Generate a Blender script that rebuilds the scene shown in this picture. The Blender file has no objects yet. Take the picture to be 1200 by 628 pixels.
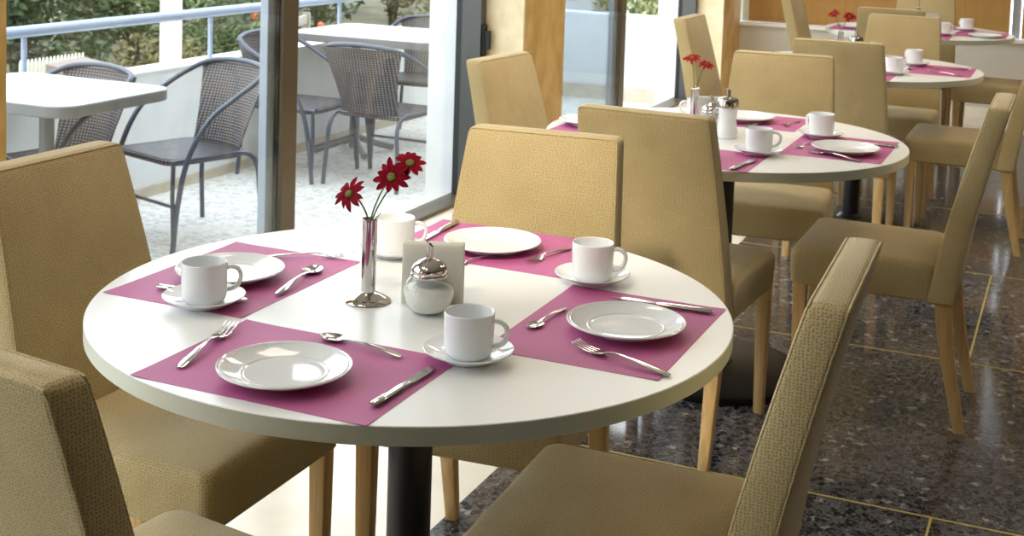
import bpy, bmesh, math, random
from mathutils import Vector, Matrix
random.seed(7)
PI = math.pi
C = bpy.context.scene.collection
sc = bpy.context.scene

# ------------------------------------------------------------------ materials
def srgb(r, g, b):
    f = lambda c: (c/255/12.92) if c/255 <= .04045 else ((c/255+.055)/1.055)**2.4
    return (f(r), f(g), f(b), 1)

def new_mat(name):
    m = bpy.data.materials.new(name); m.use_nodes = True
    nt = m.node_tree
    return m, nt, nt.nodes['Principled BSDF']

def plain(name, col, rough=.5, metal=0, spec=.5, coat=0):
    m, nt, b = new_mat(name)
    b.inputs['Base Color'].default_value = col
    b.inputs['Roughness'].default_value = rough
    b.inputs['Metallic'].default_value = metal
    b.inputs['Specular IOR Level'].default_value = spec
    b.inputs['Coat Weight'].default_value = coat
    return m

def N(nt, t, **kw):
    n = nt.nodes.new(t)
    for k, v in kw.items():
        if k in n.inputs: n.inputs[k].default_value = v
        else: setattr(n, k, v)
    return n

def ramp(nt, stops, interp='LINEAR'):
    n = nt.nodes.new('ShaderNodeValToRGB'); cr = n.color_ramp; cr.interpolation = interp
    while len(cr.elements) < len(stops): cr.elements.new(.5)
    for e, (p, c) in zip(cr.elements, stops): e.position = p; e.color = c
    return n

def mat_fabric():
    m, nt, b = new_mat('tan_fabric'); L = nt.links.new
    tc = N(nt, 'ShaderNodeTexCoord')
    geo = N(nt, 'ShaderNodeSeparateXYZ'); L(tc.outputs['Normal'], geo.inputs[0])
    pos = N(nt, 'ShaderNodeSeparateXYZ'); L(tc.outputs['Object'], pos.inputs[0])
    def comb(p, q):
        c = N(nt, 'ShaderNodeCombineXYZ'); L(pos.outputs[p], c.inputs[0]); L(pos.outputs[q], c.inputs[1]); return c
    def big_abs(ax):
        m1 = N(nt, 'ShaderNodeMath', operation='ABSOLUTE'); L(geo.outputs[ax], m1.inputs[0])
        m2 = N(nt, 'ShaderNodeMath', operation='GREATER_THAN'); m2.inputs[1].default_value = .7; L(m1.outputs[0], m2.inputs[0]); return m2
    mxa = N(nt, 'ShaderNodeMix', data_type='VECTOR'); L(big_abs('X').outputs[0], mxa.inputs[0]); L(comb('X', 'Z').outputs[0], mxa.inputs[4]); L(comb('Y', 'Z').outputs[0], mxa.inputs[5])
    mxb = N(nt, 'ShaderNodeMix', data_type='VECTOR'); L(big_abs('Z').outputs[0], mxb.inputs[0]); L(mxa.outputs[1], mxb.inputs[4]); L(comb('X', 'Y').outputs[0], mxb.inputs[5])
    mp = N(nt, 'ShaderNodeMapping'); mp.inputs['Scale'].default_value = (.82, 1, 1); L(mxb.outputs[1], mp.inputs['Vector'])
    vor = N(nt, 'ShaderNodeTexVoronoi', Scale=225.0, Randomness=.42, voronoi_dimensions='2D')
    L(mp.outputs[0], vor.inputs['Vector'])
    dots = ramp(nt, [(.14, (0, 0, 0, 1)), (.36, (1, 1, 1, 1))]); L(vor.outputs['Distance'], dots.inputs['Fac'])
    big = N(nt, 'ShaderNodeTexNoise', Scale=7.0, Detail=3.0); L(tc.outputs['Object'], big.inputs['Vector'])
    base = ramp(nt, [(.3, srgb(188, 168, 122)), (.7, srgb(200, 180, 134))]); L(big.outputs['Fac'], base.inputs['Fac'])
    mix = N(nt, 'ShaderNodeMix', data_type='RGBA', blend_type='MULTIPLY')
    mix.inputs[0].default_value = .9
    dc = ramp(nt, [(0, srgb(196, 186, 172)), (1, (1, 1, 1, 1))]); L(dots.outputs['Color'], dc.inputs['Fac'])
    L(base.outputs['Color'], mix.inputs[6]); L(dc.outputs['Color'], mix.inputs[7])
    L(mix.outputs[2], b.inputs['Base Color'])
    b.inputs['Roughness'].default_value = .85
    b.inputs['Sheen Weight'].default_value = .25; b.inputs['Sheen Roughness'].default_value = .5
    b.inputs['Specular IOR Level'].default_value = .2
    wr = N(nt, 'ShaderNodeTexNoise', Scale=14.0, Detail=2.0); L(tc.outputs['Object'], wr.inputs['Vector'])
    bp2 = N(nt, 'ShaderNodeBump', Strength=.25, Distance=.02); L(wr.outputs['Fac'], bp2.inputs['Height'])
    bp = N(nt, 'ShaderNodeBump', Strength=.45, Distance=.0012); L(dots.outputs['Color'], bp.inputs['Height'])
    L(bp2.outputs['Normal'], bp.inputs['Normal']); L(bp.outputs['Normal'], b.inputs['Normal'])
    return m

def mat_wood():
    m, nt, b = new_mat('beech_wood'); L = nt.links.new
    tc = N(nt, 'ShaderNodeTexCoord'); mp = N(nt, 'ShaderNodeMapping'); mp.inputs['Scale'].default_value = (30, 30, 2)
    L(tc.outputs['Object'], mp.inputs['Vector'])
    n = N(nt, 'ShaderNodeTexNoise', Scale=3.0, Detail=4.0); L(mp.outputs['Vector'], n.inputs['Vector'])
    r = ramp(nt, [(.3, srgb(196, 158, 102)), (.7, srgb(220, 186, 130))]); L(n.outputs['Fac'], r.inputs['Fac'])
    L(r.outputs['Color'], b.inputs['Base Color']); b.inputs['Roughness'].default_value = .42
    return m

def mat_terrazzo(name, base, dark, mid, light, scale, rough, thr=.5, coat=0.0):
    m, nt, b = new_mat(name); L = nt.links.new
    tc = N(nt, 'ShaderNodeTexCoord')
    nz = N(nt, 'ShaderNodeTexNoise', Scale=scale*1.6, Detail=2.0); L(tc.outputs['Object'], nz.inputs['Vector'])
    mixv = N(nt, 'ShaderNodeMix', data_type='RGBA'); mixv.inputs[0].default_value = .03
    L(tc.outputs['Object'], mixv.inputs[6]); L(nz.outputs['Color'], mixv.inputs[7])
    v1 = N(nt, 'ShaderNodeTexVoronoi', Scale=scale); L(mixv.outputs[2], v1.inputs['Vector'])
    v1d = N(nt, 'ShaderNodeTexVoronoi', Scale=scale, feature='DISTANCE_TO_EDGE'); L(mixv.outputs[2], v1d.inputs['Vector'])
    sep = N(nt, 'ShaderNodeSeparateColor'); L(v1.outputs['Color'], sep.inputs['Color'])
    chip = ramp(nt, [(0, dark), (.66, dark), (.70, mid), (.93, mid), (.96, light), (1, light)]); L(sep.outputs['Red'], chip.inputs['Fac'])
    edge = ramp(nt, [(.07, (0, 0, 0, 1)), (.11, (1, 1, 1, 1))]); L(v1d.outputs['Distance'], edge.inputs['Fac'])
    v2 = N(nt, 'ShaderNodeTexVoronoi', Scale=scale*3.1); L(tc.outputs['Object'], v2.inputs['Vector'])
    sep2 = N(nt, 'ShaderNodeSeparateColor'); L(v2.outputs['Color'], sep2.inputs['Color'])
    fine = ramp(nt, [(0, dark), (.3, base), (.8, base), (.95, mid), (1, light)]); L(sep2.outputs['Green'], fine.inputs['Fac'])
    sel = N(nt, 'ShaderNodeMath', operation='GREATER_THAN'); sel.inputs[1].default_value = thr; L(sep.outputs['Blue'], sel.inputs[0])
    mul = N(nt, 'ShaderNodeMath', operation='MULTIPLY'); L(sel.outputs[0], mul.inputs[0]); L(edge.outputs['Color'], mul.inputs[1])
    mx = N(nt, 'ShaderNodeMix', data_type='RGBA'); L(mul.outputs[0], mx.inputs[0])
    L(fine.outputs['Color'], mx.inputs[6]); L(chip.outputs['Color'], mx.inputs[7])
    L(mx.outputs[2], b.inputs['Base Color'])
    b.inputs['Roughness'].default_value = rough; b.inputs['Coat Weight'].default_value = coat; b.inputs['Coat Roughness'].default_value = .08
    return m

def mat_noise(name, c1, c2, scale, rough=.6, stretch=(1, 1, 1), bump=0, detail=5.0, spec=.5):
    m, nt, b = new_mat(name); L = nt.links.new
    tc = N(nt, 'ShaderNodeTexCoord'); mp = N(nt, 'ShaderNodeMapping'); mp.inputs['Scale'].default_value = stretch
    L(tc.outputs['Object'], mp.inputs['Vector'])
    n = N(nt, 'ShaderNodeTexNoise', Scale=scale, Detail=detail); L(mp.outputs['Vector'], n.inputs['Vector'])
    r = ramp(nt, [(.35, c1), (.68, c2)]); L(n.outputs['Fac'], r.inputs['Fac'])
    L(r.outputs['Color'], b.inputs['Base Color']); b.inputs['Roughness'].default_value = rough
    b.inputs['Specular IOR Level'].default_value = spec
    if bump:
        bp = N(nt, 'ShaderNodeBump', Strength=.5, Distance=bump); L(n.outputs['Fac'], bp.inputs['Height']); L(bp.outputs['Normal'], b.inputs['Normal'])
    return m

def mat_glass(name, tint, refl=.06):
    m = bpy.data.materials.new(name); m.use_nodes = True; nt = m.node_tree; L = nt.links.new
    nt.nodes.clear()
    out = N(nt, 'ShaderNodeOutputMaterial'); mx = N(nt, 'ShaderNodeMixShader')
    tr = N(nt, 'ShaderNodeBsdfTransparent'); tr.inputs['Color'].default_value = tint
    gl = N(nt, 'ShaderNodeBsdfGlossy'); gl.inputs['Roughness'].default_value = .02
    fr = N(nt, 'ShaderNodeLayerWeight', Blend=.5); pw = N(nt, 'ShaderNodeMath', operation='POWER'); pw.inputs[1].default_value = 4.0; L(fr.outputs['Facing'], pw.inputs[0])
    r = N(nt, 'ShaderNodeMapRange'); r.inputs[3].default_value = refl*.6; r.inputs[4].default_value = .55
    L(pw.outputs[0], r.inputs[0]); L(r.outputs[0], mx.inputs[0])
    L(tr.outputs[0], mx.inputs[1]); L(gl.outputs[0], mx.inputs[2]); L(mx.outputs[0], out.inputs['Surface'])
    return m

def mat_mat():
    m, nt, b = new_mat('plum_paper'); L = nt.links.new
    tc = N(nt, 'ShaderNodeTexCoord'); n = N(nt, 'ShaderNodeTexNoise', Scale=9.0, Detail=3.0); L(tc.outputs['Object'], n.inputs['Vector'])
    r = ramp(nt, [(.3, srgb(180, 90, 143)), (.7, srgb(189, 98, 150))]); L(n.outputs['Fac'], r.inputs['Fac'])
    L(r.outputs['Color'], b.inputs['Base Color']); b.inputs['Roughness'].default_value = .55; b.inputs['Specular IOR Level'].default_value = .4
    w = N(nt, 'ShaderNodeTexNoise', Scale=350.0); L(tc.outputs['Object'], w.inputs['Vector'])
    bp = N(nt, 'ShaderNodeBump', Strength=.25, Distance=.0006); L(w.outputs['Fac'], bp.inputs['Height']); L(bp.outputs['Normal'], b.inputs['Normal'])
    return m

def mat_weave():
    m, nt, b = new_mat('woven_cane'); L = nt.links.new
    tc = N(nt, 'ShaderNodeTexCoord')
    w1 = N(nt, 'ShaderNodeTexWave', wave_type='BANDS', bands_direction='Z', Scale=24.0, Distortion=.6); L(tc.outputs['Object'], w1.inputs['Vector'])
    w2 = N(nt, 'ShaderNodeTexWave', wave_type='BANDS', bands_direction='X', Scale=17.0, Distortion=.5); L(tc.outputs['Object'], w2.inputs['Vector'])
    mu = N(nt, 'ShaderNodeMath', operation='MULTIPLY'); L(w1.outputs['Fac'], mu.inputs[0]); L(w2.outputs['Fac'], mu.inputs[1])
    r = ramp(nt, [(.05, srgb(44, 40, 42)), (.7, srgb(142, 130, 124))]); L(mu.outputs[0], r.inputs['Fac'])
    L(r.outputs['Color'], b.inputs['Base Color']); b.inputs['Roughness'].default_value = .5
    bp = N(nt, 'ShaderNodeBump', Strength=.5, Distance=.004); L(mu.outputs[0], bp.inputs['Height']); L(bp.outputs['Normal'], b.inputs['Normal'])
    return m

def mat_leaf(name, c1, c2):
    m, nt, b = new_mat(name); L = nt.links.new
    tc = N(nt, 'ShaderNodeTexCoord'); n = N(nt, 'ShaderNodeTexNoise', Scale=9.0, Detail=2.0); L(tc.outputs['Object'], n.inputs['Vector'])
    r = ramp(nt, [(.35, c1), (.65, c2)]); L(n.outputs['Fac'], r.inputs['Fac'])
    L(r.outputs['Color'], b.inputs['Base Color']); b.inputs['Roughness'].default_value = .6
    return m

def mat_paper():
    m, nt, b = new_mat('white_napkin_paper'); L = nt.links.new
    b.inputs['Base Color'].default_value = srgb(244, 244, 240); b.inputs['Roughness'].default_value = .8
    t = N(nt, 'ShaderNodeBsdfTranslucent'); t.inputs['Color'].default_value = srgb(244, 244, 238)
    mx = N(nt, 'ShaderNodeMixShader'); mx.inputs[0].default_value = .55
    L(b.outputs[0], mx.inputs[1]); L(t.outputs[0], mx.inputs[2]); L(mx.outputs[0], nt.nodes['Material Output'].inputs['Surface'])
    return m

M = dict(
    fabric=mat_fabric(), wood=mat_wood(), mat=mat_mat(), weave=mat_weave(),
    white_top=plain('white_laminate', srgb(240, 241, 240), .3, spec=.45),
    edge=plain('grey_green_edge_band', srgb(206, 208, 192), .4),
    black=plain('black_metal', srgb(22, 22, 24), .38),
    glide=plain('black_plastic', srgb(18, 18, 18), .5),
    china=plain('white_china', srgb(236, 238, 240), .045, spec=.6),
    steel=plain('polished_steel', srgb(205, 203, 200), .13, 1),
    chrome=plain('chrome', srgb(205, 200, 196), .07, 1),
    paper=mat_paper(),
    sugar=mat_noise('white_sugar', srgb(238, 238, 232), srgb(250, 250, 246), 400, .8),
    jar=mat_glass('clear_jar_glass', (.99, .995, .99, 1), .05),
    petal=plain('crimson_petal', srgb(108, 0, 24), .7, spec=.1),
    petal_far=plain('red_petal', srgb(150, 4, 28), .7, spec=.1),
    centre=mat_noise('green_flower_centre', srgb(62, 66, 18), srgb(104, 104, 32), 300, .7),
    stem=plain('green_stem', srgb(96, 112, 62), .5),
    floor=mat_terrazzo('dark_terrazzo', srgb(96, 94, 96), srgb(34, 34, 38), srgb(74, 72, 74), srgb(150, 146, 142), 54, .10, .30),
    out_floor=mat_terrazzo('pale_terrazzo', srgb(222, 219, 213), srgb(192, 187, 180), srgb(226, 224, 218), srgb(236, 235, 232), 30, .45, .4),
    marble=mat_noise('cream_marble_strip', srgb(226, 216, 196), srgb(238, 231, 216), 4, .22),
    brass=plain('brass_strip', srgb(204, 184, 112), .35, .35),
    stone=mat_noise('ochre_stone', srgb(196, 156, 84), srgb(226, 190, 122), 9, .38, (1, 1, .7), 0, 8.0),
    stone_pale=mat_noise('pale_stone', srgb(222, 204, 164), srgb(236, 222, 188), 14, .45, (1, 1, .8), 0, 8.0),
    white_wall=mat_noise('white_render', srgb(224, 225, 225), srgb(232, 233, 232), 6, .8),
    cream_wall=mat_noise('cream_wall', srgb(194, 188, 174), srgb(203, 197, 184), 3, .7),
    ceiling=plain('white_ceiling', srgb(240, 238, 232), .8),
    sill=plain('white_sill', srgb(238, 238, 236), .4),
    blind=mat_noise('brown_blind', srgb(170, 128, 66), srgb(178, 136, 72), 30, .7, (1, 1, .2)),
    dark_wall=mat_noise('dark_wood_wall', srgb(96, 74, 50), srgb(120, 94, 66), 4, .5, (1, 1, .1)),
    tan_wall=mat_noise('tan_wall', srgb(160, 146, 122), srgb(172, 158, 132), 3, .6),
    bronze=plain('bronze_aluminium', srgb(96, 84, 66), .4, .35),
    dgrey=plain('dark_grey_aluminium', srgb(84, 86, 84), .4, .35),
    lgrey=plain('light_grey_aluminium', srgb(158, 166, 176), .4, .2),
    gasket=plain('black_rubber', srgb(20, 24, 22), .6),
    pane=mat_glass('window_glass', (.93, .955, .965, 1), .05),
    pane_tint=mat_glass('tinted_window_glass', (.73, .79, .84, 1), .05),
    rail=plain('blue_grey_paint', srgb(158, 170, 190), .4),
    tan_base=mat_noise('tan_skirting', srgb(190, 178, 158), srgb(206, 196, 178), 10, .6),
    tube=plain('graphite_tube', srgb(80, 84, 96), .38, .25),
    out_top=plain('pale_grey_tabletop', srgb(186, 189, 194), .3),
    out_edge=plain('grey_table_edge', srgb(128, 126, 124), .45, .2),
    soil=mat_noise('dry_garden_ground', srgb(70, 66, 44), srgb(108, 104, 72), 1.5, .95),
    bark=mat_noise('bark', srgb(92, 74, 54), srgb(124, 102, 78), 20, .9),
    leaf_dark=mat_leaf('dark_leaves', srgb(38, 54, 30), srgb(72, 90, 50)),
    leaf_mid=mat_leaf('mid_leaves', srgb(62, 80, 44), srgb(112, 126, 76)),
    leaf_pale=mat_leaf('pale_leaves', srgb(100, 114, 70), srgb(156, 166, 118)),
    leaf_olive=mat_leaf('olive_leaves', srgb(84, 78, 42), srgb(120, 114, 66)),
    orange=plain('orange_blossom', srgb(214, 92, 46), .6),
    terracotta=plain('terracotta', srgb(186, 104, 70), .8),
    fence=plain('pale_fence_paint', srgb(216, 214, 196), .7),
    roof=plain('grey_shed_roof', srgb(128, 112, 104), .8),
    bench=plain('weathered_wood', srgb(142, 134, 124), .8),
)

# ------------------------------------------------------------------ helpers
def obj(name, bm, mat, parent=None, smooth=True, loc=None):
    me = bpy.data.meshes.new(name)
    bmesh.ops.recalc_face_normals(bm, faces=bm.faces)
    bm.to_mesh(me); bm.free()
    if smooth:
        for p in me.polygons: p.use_smooth = True
        me.set_sharp_from_angle(angle=math.radians(38))
    me.materials.append(M[mat] if isinstance(mat, str) else mat)
    o = bpy.data.objects.new(name, me); C.objects.link(o)
    if parent: o.parent = parent
    if loc: o.location = loc
    return o

def tag(o, label, cat, group=None, kind=None):
    o['label'] = label; o['category'] = cat
    if group: o['group'] = group
    if kind: o['kind'] = kind
    return o

def thing(name, label, cat, loc=(0, 0, 0), rotz=0, group=None):
    o = bpy.data.objects.new(name, None); C.objects.link(o)
    o.empty_display_size = .05
    o.location = loc; o.rotation_euler = (0, 0, rotz)
    return tag(o, label, cat, group)

def struct(name, bm, mat, parent=None, smooth=False):
    o = obj(name, bm, mat, parent, smooth)
    if parent is None: o['kind'] = 'structure'
    return o

def struct_root(name, loc=(0, 0, 0)):
    o = bpy.data.objects.new(name, None); C.objects.link(o); o.location = loc; o['kind'] = 'structure'; return o

def dup(root, loc, rotz, label, cat=None, group=None):
    r = root.copy(); C.objects.link(r); r.location = loc; r.rotation_euler = (0, 0, rotz)
    r['label'] = label
    if group: r['group'] = group
    for ch in list(root.children):
        c = ch.copy(); C.objects.link(c); c.parent = r
        for g in list(ch.children):
            d = g.copy(); C.objects.link(d); d.parent = c
    return r

def ang(dx, dy): return math.atan2(-dx, dy)      # rotation that turns local +y to (dx, dy)

def bm_new(): return bmesh.new()

def add_box(bm, x0, x1, y0, y1, z0, z1):
    v = [bm.verts.new((x, y, z)) for z in (z0, z1) for x, y in ((x0, y0), (x1, y0), (x1, y1), (x0, y1))]
    for f in ((3, 2, 1, 0), (4, 5, 6, 7), (0, 1, 5, 4), (1, 2, 6, 5), (2, 3, 7, 6), (3, 0, 4, 7)):
        bm.faces.new([v[i] for i in f])
    return bm

def box(x0, x1, y0, y1, z0, z1, bev=0, seg=2):
    bm = add_box(bm_new(), x0, x1, y0, y1, z0, z1)
    if bev:
        bmesh.ops.bevel(bm, geom=list(bm.edges), offset=bev, segments=seg, profile=.6, affect='EDGES')
    return bm

def rr(w, d, r, n=5):
    """rounded rectangle outline, counter-clockwise"""
    pts = []
    for cx, cy, a0 in ((w/2-r, d/2-r, 0), (-w/2+r, d/2-r, 90), (-w/2+r, -d/2+r, 180), (w/2-r, -d/2+r, 270)):
        for k in range(n+1):
            a = math.radians(a0+90*k/n); pts.append((cx+r*math.cos(a), cy+r*math.sin(a)))
    return pts

def loft(bm, secs, cap=True):
    rings = [[bm.verts.new(p) for p in s] for s in secs]
    n = len(rings[0])
    for a, b in zip(rings, rings[1:]):
        for i in range(n):
            j = (i+1) % n
            bm.faces.new((a[i], a[j], b[j], b[i]))
    if cap:
        bm.faces.new(list(reversed(rings[0]))); bm.faces.new(rings[-1])
    return bm

def lathe(bm, prof, seg=40, cx=0, cy=0):
    """prof: list of (r, z); r=0 ends close on the axis"""
    rings = []
    for r, z in prof:
        if r < 1e-6: rings.append([bm.verts.new((cx, cy, z))])
        else: rings.append([bm.verts.new((cx+r*math.cos(2*PI*k/seg), cy+r*math.sin(2*PI*k/seg), z)) for k in range(seg)])
    for a, b in zip(rings, rings[1:]):
        for k in range(seg):
            j = (k+1) % seg
            if len(a) == 1 and len(b) == 1: continue
            if len(a) == 1: bm.faces.new((a[0], b[j], b[k]))
            elif len(b) == 1: bm.faces.new((a[k], a[j], b[0]))
            else: bm.faces.new((a[k], a[j], b[j], b[k]))
    return bm

def smooth_path(pts, sub=6):
    """Catmull-Rom through the points"""
    P = [Vector(p) for p in pts]; out = []
    for i in range(len(P)-1):
        p0 = P[max(i-1, 0)]; p1 = P[i]; p2 = P[i+1]; p3 = P[min(i+2, len(P)-1)]
        for k in range(sub):
            t = k/sub
            out.append(.5*((2*p1)+(p2-p0)*t+(2*p0-5*p1+4*p2-p3)*t*t+(3*p1-p0-3*p2+p3)*t**3))
    out.append(P[-1]); return out

def tube(bm, pts, r, seg=10, rend=None, flat=1.0):
    P = [Vector(p) for p in pts]; n = len(P); rings = []; up = None
    for i, p in enumerate(P):
        t = (P[min(i+1, n-1)]-P[max(i-1, 0)]).normalized()
        if up is None:
            up = Vector((0, 0, 1)) if abs(t.z) < .9 else Vector((0, 1, 0))
        s = t.cross(up)
        if s.length < 1e-4: s = t.cross(Vector((1, 0, 0)))
        s.normalize(); up = s.cross(t).normalized()
        rad = r if rend is None else r+(rend-r)*i/(n-1)
        rings.append([tuple(p+s*(rad*math.cos(2*PI*k/seg))+up*(rad*flat*math.sin(2*PI*k/seg))) for k in range(seg)])
    return loft(bm, rings)

# ------------------------------------------------------------------ the room
XW, XP = -2.70, -2.43          # window plane, room face of the pillars
YB = 10.1                      # back wall
ZF = -.12                      # balcony floor
bm = add_box(bm_new(), -1.30, 4.0, -4.0, 9.42, -.1, 0); struct('floor', bm, 'floor')
bm = add_box(bm_new(), -2.80, -1.30, -4.0, 9.42, -.1, 0); add_box(bm, -2.80, 4.0, 9.42, YB+.2, -.1, 0)
struct('floor_border', bm, 'marble')
# brass divider strips let into the terrazzo
def strip(n, x0, x1, y0, y1): struct('trim_%d' % n, add_box(bm_new(), x0, x1, y0, y1, -.004, .0012), 'brass')
W = .0032
for n, y in enumerate((-.35, .85, 2.04, 3.235, 4.44, 5.60, 6.78, 7.96), 1):
    strip(n, -1.30, 4.0, y-W, y+W)
for n, (x, y0, y1) in enumerate(((-.265, 4.44, 5.60), (-.255, 2.04, 3.235), (-.02, 5.60, 6.78), (.95, 3.235, 4.44), (.95, 4.44, 5.6), (-.30, 6.78, 7.96)), 9):
    strip(n, x-W, x+W, y0, y1)

# window wall: stone pillars, lintel above; openings filled with sliding doors
ZT = 2.55
def pillar(y0, y1):
    root = struct_root('pillar', (0, y0, 0))
    d = y1-y0
    struct('stone_facing', add_box(bm_new(), -2.66, XP, .012, d, 0, 2.9), 'stone', root)
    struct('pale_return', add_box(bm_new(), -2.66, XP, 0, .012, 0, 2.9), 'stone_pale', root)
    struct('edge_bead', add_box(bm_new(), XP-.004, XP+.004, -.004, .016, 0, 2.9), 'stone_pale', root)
    struct('outer_render', add_box(bm_new(), -2.93, -2.66, 0, d, ZF, 3.0), 'white_wall', root)
PIL = [(-4.1, -3.55), (-.82, -.29), (1.95, 2.47), (5.75, 6.30), (9.55, YB)]
for p in PIL: pillar(*p)
struct('wall_left', add_box(bm_new(), -2.93, XP, -4.1, YB+.2, ZT, 3.0), 'white_wall')
struct('ceiling', add_box(bm_new(), -2.93, 4.1, -4.1, YB+.2, 2.9, 3.0), 'ceiling')
struct('wall_right', add_box(bm_new(), 4.0, 4.1, -4.1, YB+.2, -.1, 2.9), 'tan_wall')
struct('wall_rear', add_box(bm_new(), -2.93, 4.0, -4.2, -4.1, -.1, 3.0), 'dark_wall')

def window(n, y0, y1, shift=0, slid=False):
    root = struct_root('window_%d' % n, (0, 0, 0))
    mid = (y0+y1)/2+shift
    struct('bottom_track', box(-2.78, -2.665, y0, y1, ZF, .018), 'bronze', root)
    struct('top_track', box(-2.78, -2.665, y0, y1, ZT-.06, ZT), 'bronze', root)
    for a, b in ((y0, y0+.075), (y1-.06, y1)):
        struct('jamb', box(-2.725, -2.625, a, b, .018, ZT-.06), 'dgrey', root)
    struct('outer_gasket', box(-2.76, -2.725, y1-.05, y1, .018, ZT-.06), 'gasket', root)
    struct('inner_stile', box(-2.682, -2.665, mid-.05, mid+.05, .018, ZT-.06, .004), 'bronze', root)
    struct('stile_gasket', box(-2.692, -2.682, mid-.056, mid-.040, .018, ZT-.06), 'gasket', root)
    struct('outer_stile', box(-2.735, -2.700, mid-.10, mid+.06, .018, ZT-.06, .004), 'lgrey', root)
    # leaves: the inner leaf fills the near half, the outer leaf the far half (or is slid open behind the inner one)
    struct('pane', add_box(bm_new(), -2.677, -2.671, y0+.07, mid-.04, .018, ZT-.06), 'pane', root)
    if slid: struct('pane', add_box(bm_new(), -2.721, -2.715, y0+.07, mid-.05, .018, ZT-.06), 'pane_tint', root)
    else: struct('pane', add_box(bm_new(), -2.721, -2.715, mid+.05, y1-.05, .018, ZT-.06), 'pane', root)
    return root
window(1, 2.47, 5.75, .0)
window(2, 6.30, 9.55, .03, True)
window(3, -.29, 1.95)
window(4, -3.55, -.82)
def latch(parent, y):
    bm = box(-2.625, -2.61, y-.018, y+.018, .60, .86, .005); add_box(bm, -2.61, -2.588, y-.011, y+.011, .74, .83)
    o = obj('latch', bm, 'gasket', parent)
latch(bpy.data.objects['window_1'], 5.72)

# back wall: low wall, sill, windows behind brown blinds
SZ = .555
struct('wall_back', add_box(bm_new(), XP, 4.0, YB, YB+.2, 0, SZ), 'cream_wall')
struct('wall_back_lintel', add_box(bm_new(), -2.93, 4.0, YB, YB+.2, 2.5, 3.0), 'cream_wall')
struct('trim_20', box(XP, 4.0, YB-.04, YB+.2, SZ, SZ+.028, .004), 'sill')
struct('baseboard_back', box(XP, 4.0, YB-.014, YB, 0, .07), 'marble')
w5 = struct_root('window_5')
for x in (XP+.03, -.42, 1.6, 3.9):
    struct('mullion', box(x-.03, x+.03, YB+.06, YB+.12, SZ+.028, 2.5, .004), 'rail', w5)
struct('pane', add_box(bm_new(), XP, 4.0, YB+.15, YB+.156, SZ+.028, 2.5), 'pane', w5)
for n_, (a, b) in enumerate(((XP+.06, -.46), (-.38, 1.56), (1.64, 3.86))):
    t = thing('roller_blind', ('brown roller blind along the back wall left of the metal post',
              'brown roller blind on the back wall right of the metal post', 'brown roller blind at the far right end of the back wall')[n_], 'blind', ((a+b)/2, YB+.03, SZ+.03), 0, 'blinds on the back wall')
    h = (b-a)/2
    bm = bm_new(); g = []
    obj('cloth', box(-h, h, -.002, .002, .02, 1.9), 'blind', t, False)
    obj('bottom_bar', box(-h, h, -.008, .008, .0, .026, .003), 'blind', t)

# ------------------------------------------------------------------ balcony
XR = -4.337
bm = add_box(bm_new(), -5.0, -2.93, -4.2, 12.0, ZF-.1, ZF); add_box(bm, -2.93, -2.78, -4.2, 12.0, ZF-.1, ZF-.004); struct('balcony_floor', bm, 'out_floor')
struct('parapet', add_box(bm_new(), -4.5, XR, -4.2, 10.0, ZF-.1, .518), 'white_wall')
struct('parapet_coping', add_box(bm_new(), -4.505, XR+.005, -4.2, 10.0, .518, .53), 'white_wall')
struct('parapet_skirting', add_box(bm_new(), XR, XR+.012, -4.2, 10.0, ZF, ZF+.055), 'tan_base')
struct('partition', add_box(bm_new(), XR-.2, -2.93, 10.0, 10.15, ZF-.1, .575), 'white_wall')
struct('partition_skirting', add_box(bm_new(), XR+.012, -2.93, 9.985, 10.0, ZF, ZF+.115), 'tan_base')
rt = thing('balcony_railing', 'blue-grey round railing on posts along the white balcony parapet', 'railing', (-4.42, 0, .53))
bm = bm_new(); tube(bm, [(0, -4.2, .257), (0, 2, .257), (0, 10.0, .257)], .027, 14); obj('handrail', bm, 'rail', rt)
for y in (-1.0, .4, 1.8, 3.2, 4.60, 6.0, 7.38, 8.8):
    bm = bm_new(); tube(bm, [(0, y, 0), (0, y, .245)], .013, 10); lathe(bm, [(.03, 0), (.03, .006), (0, .006)], 14, 0, y); obj('post', bm, 'rail', rt)

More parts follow.
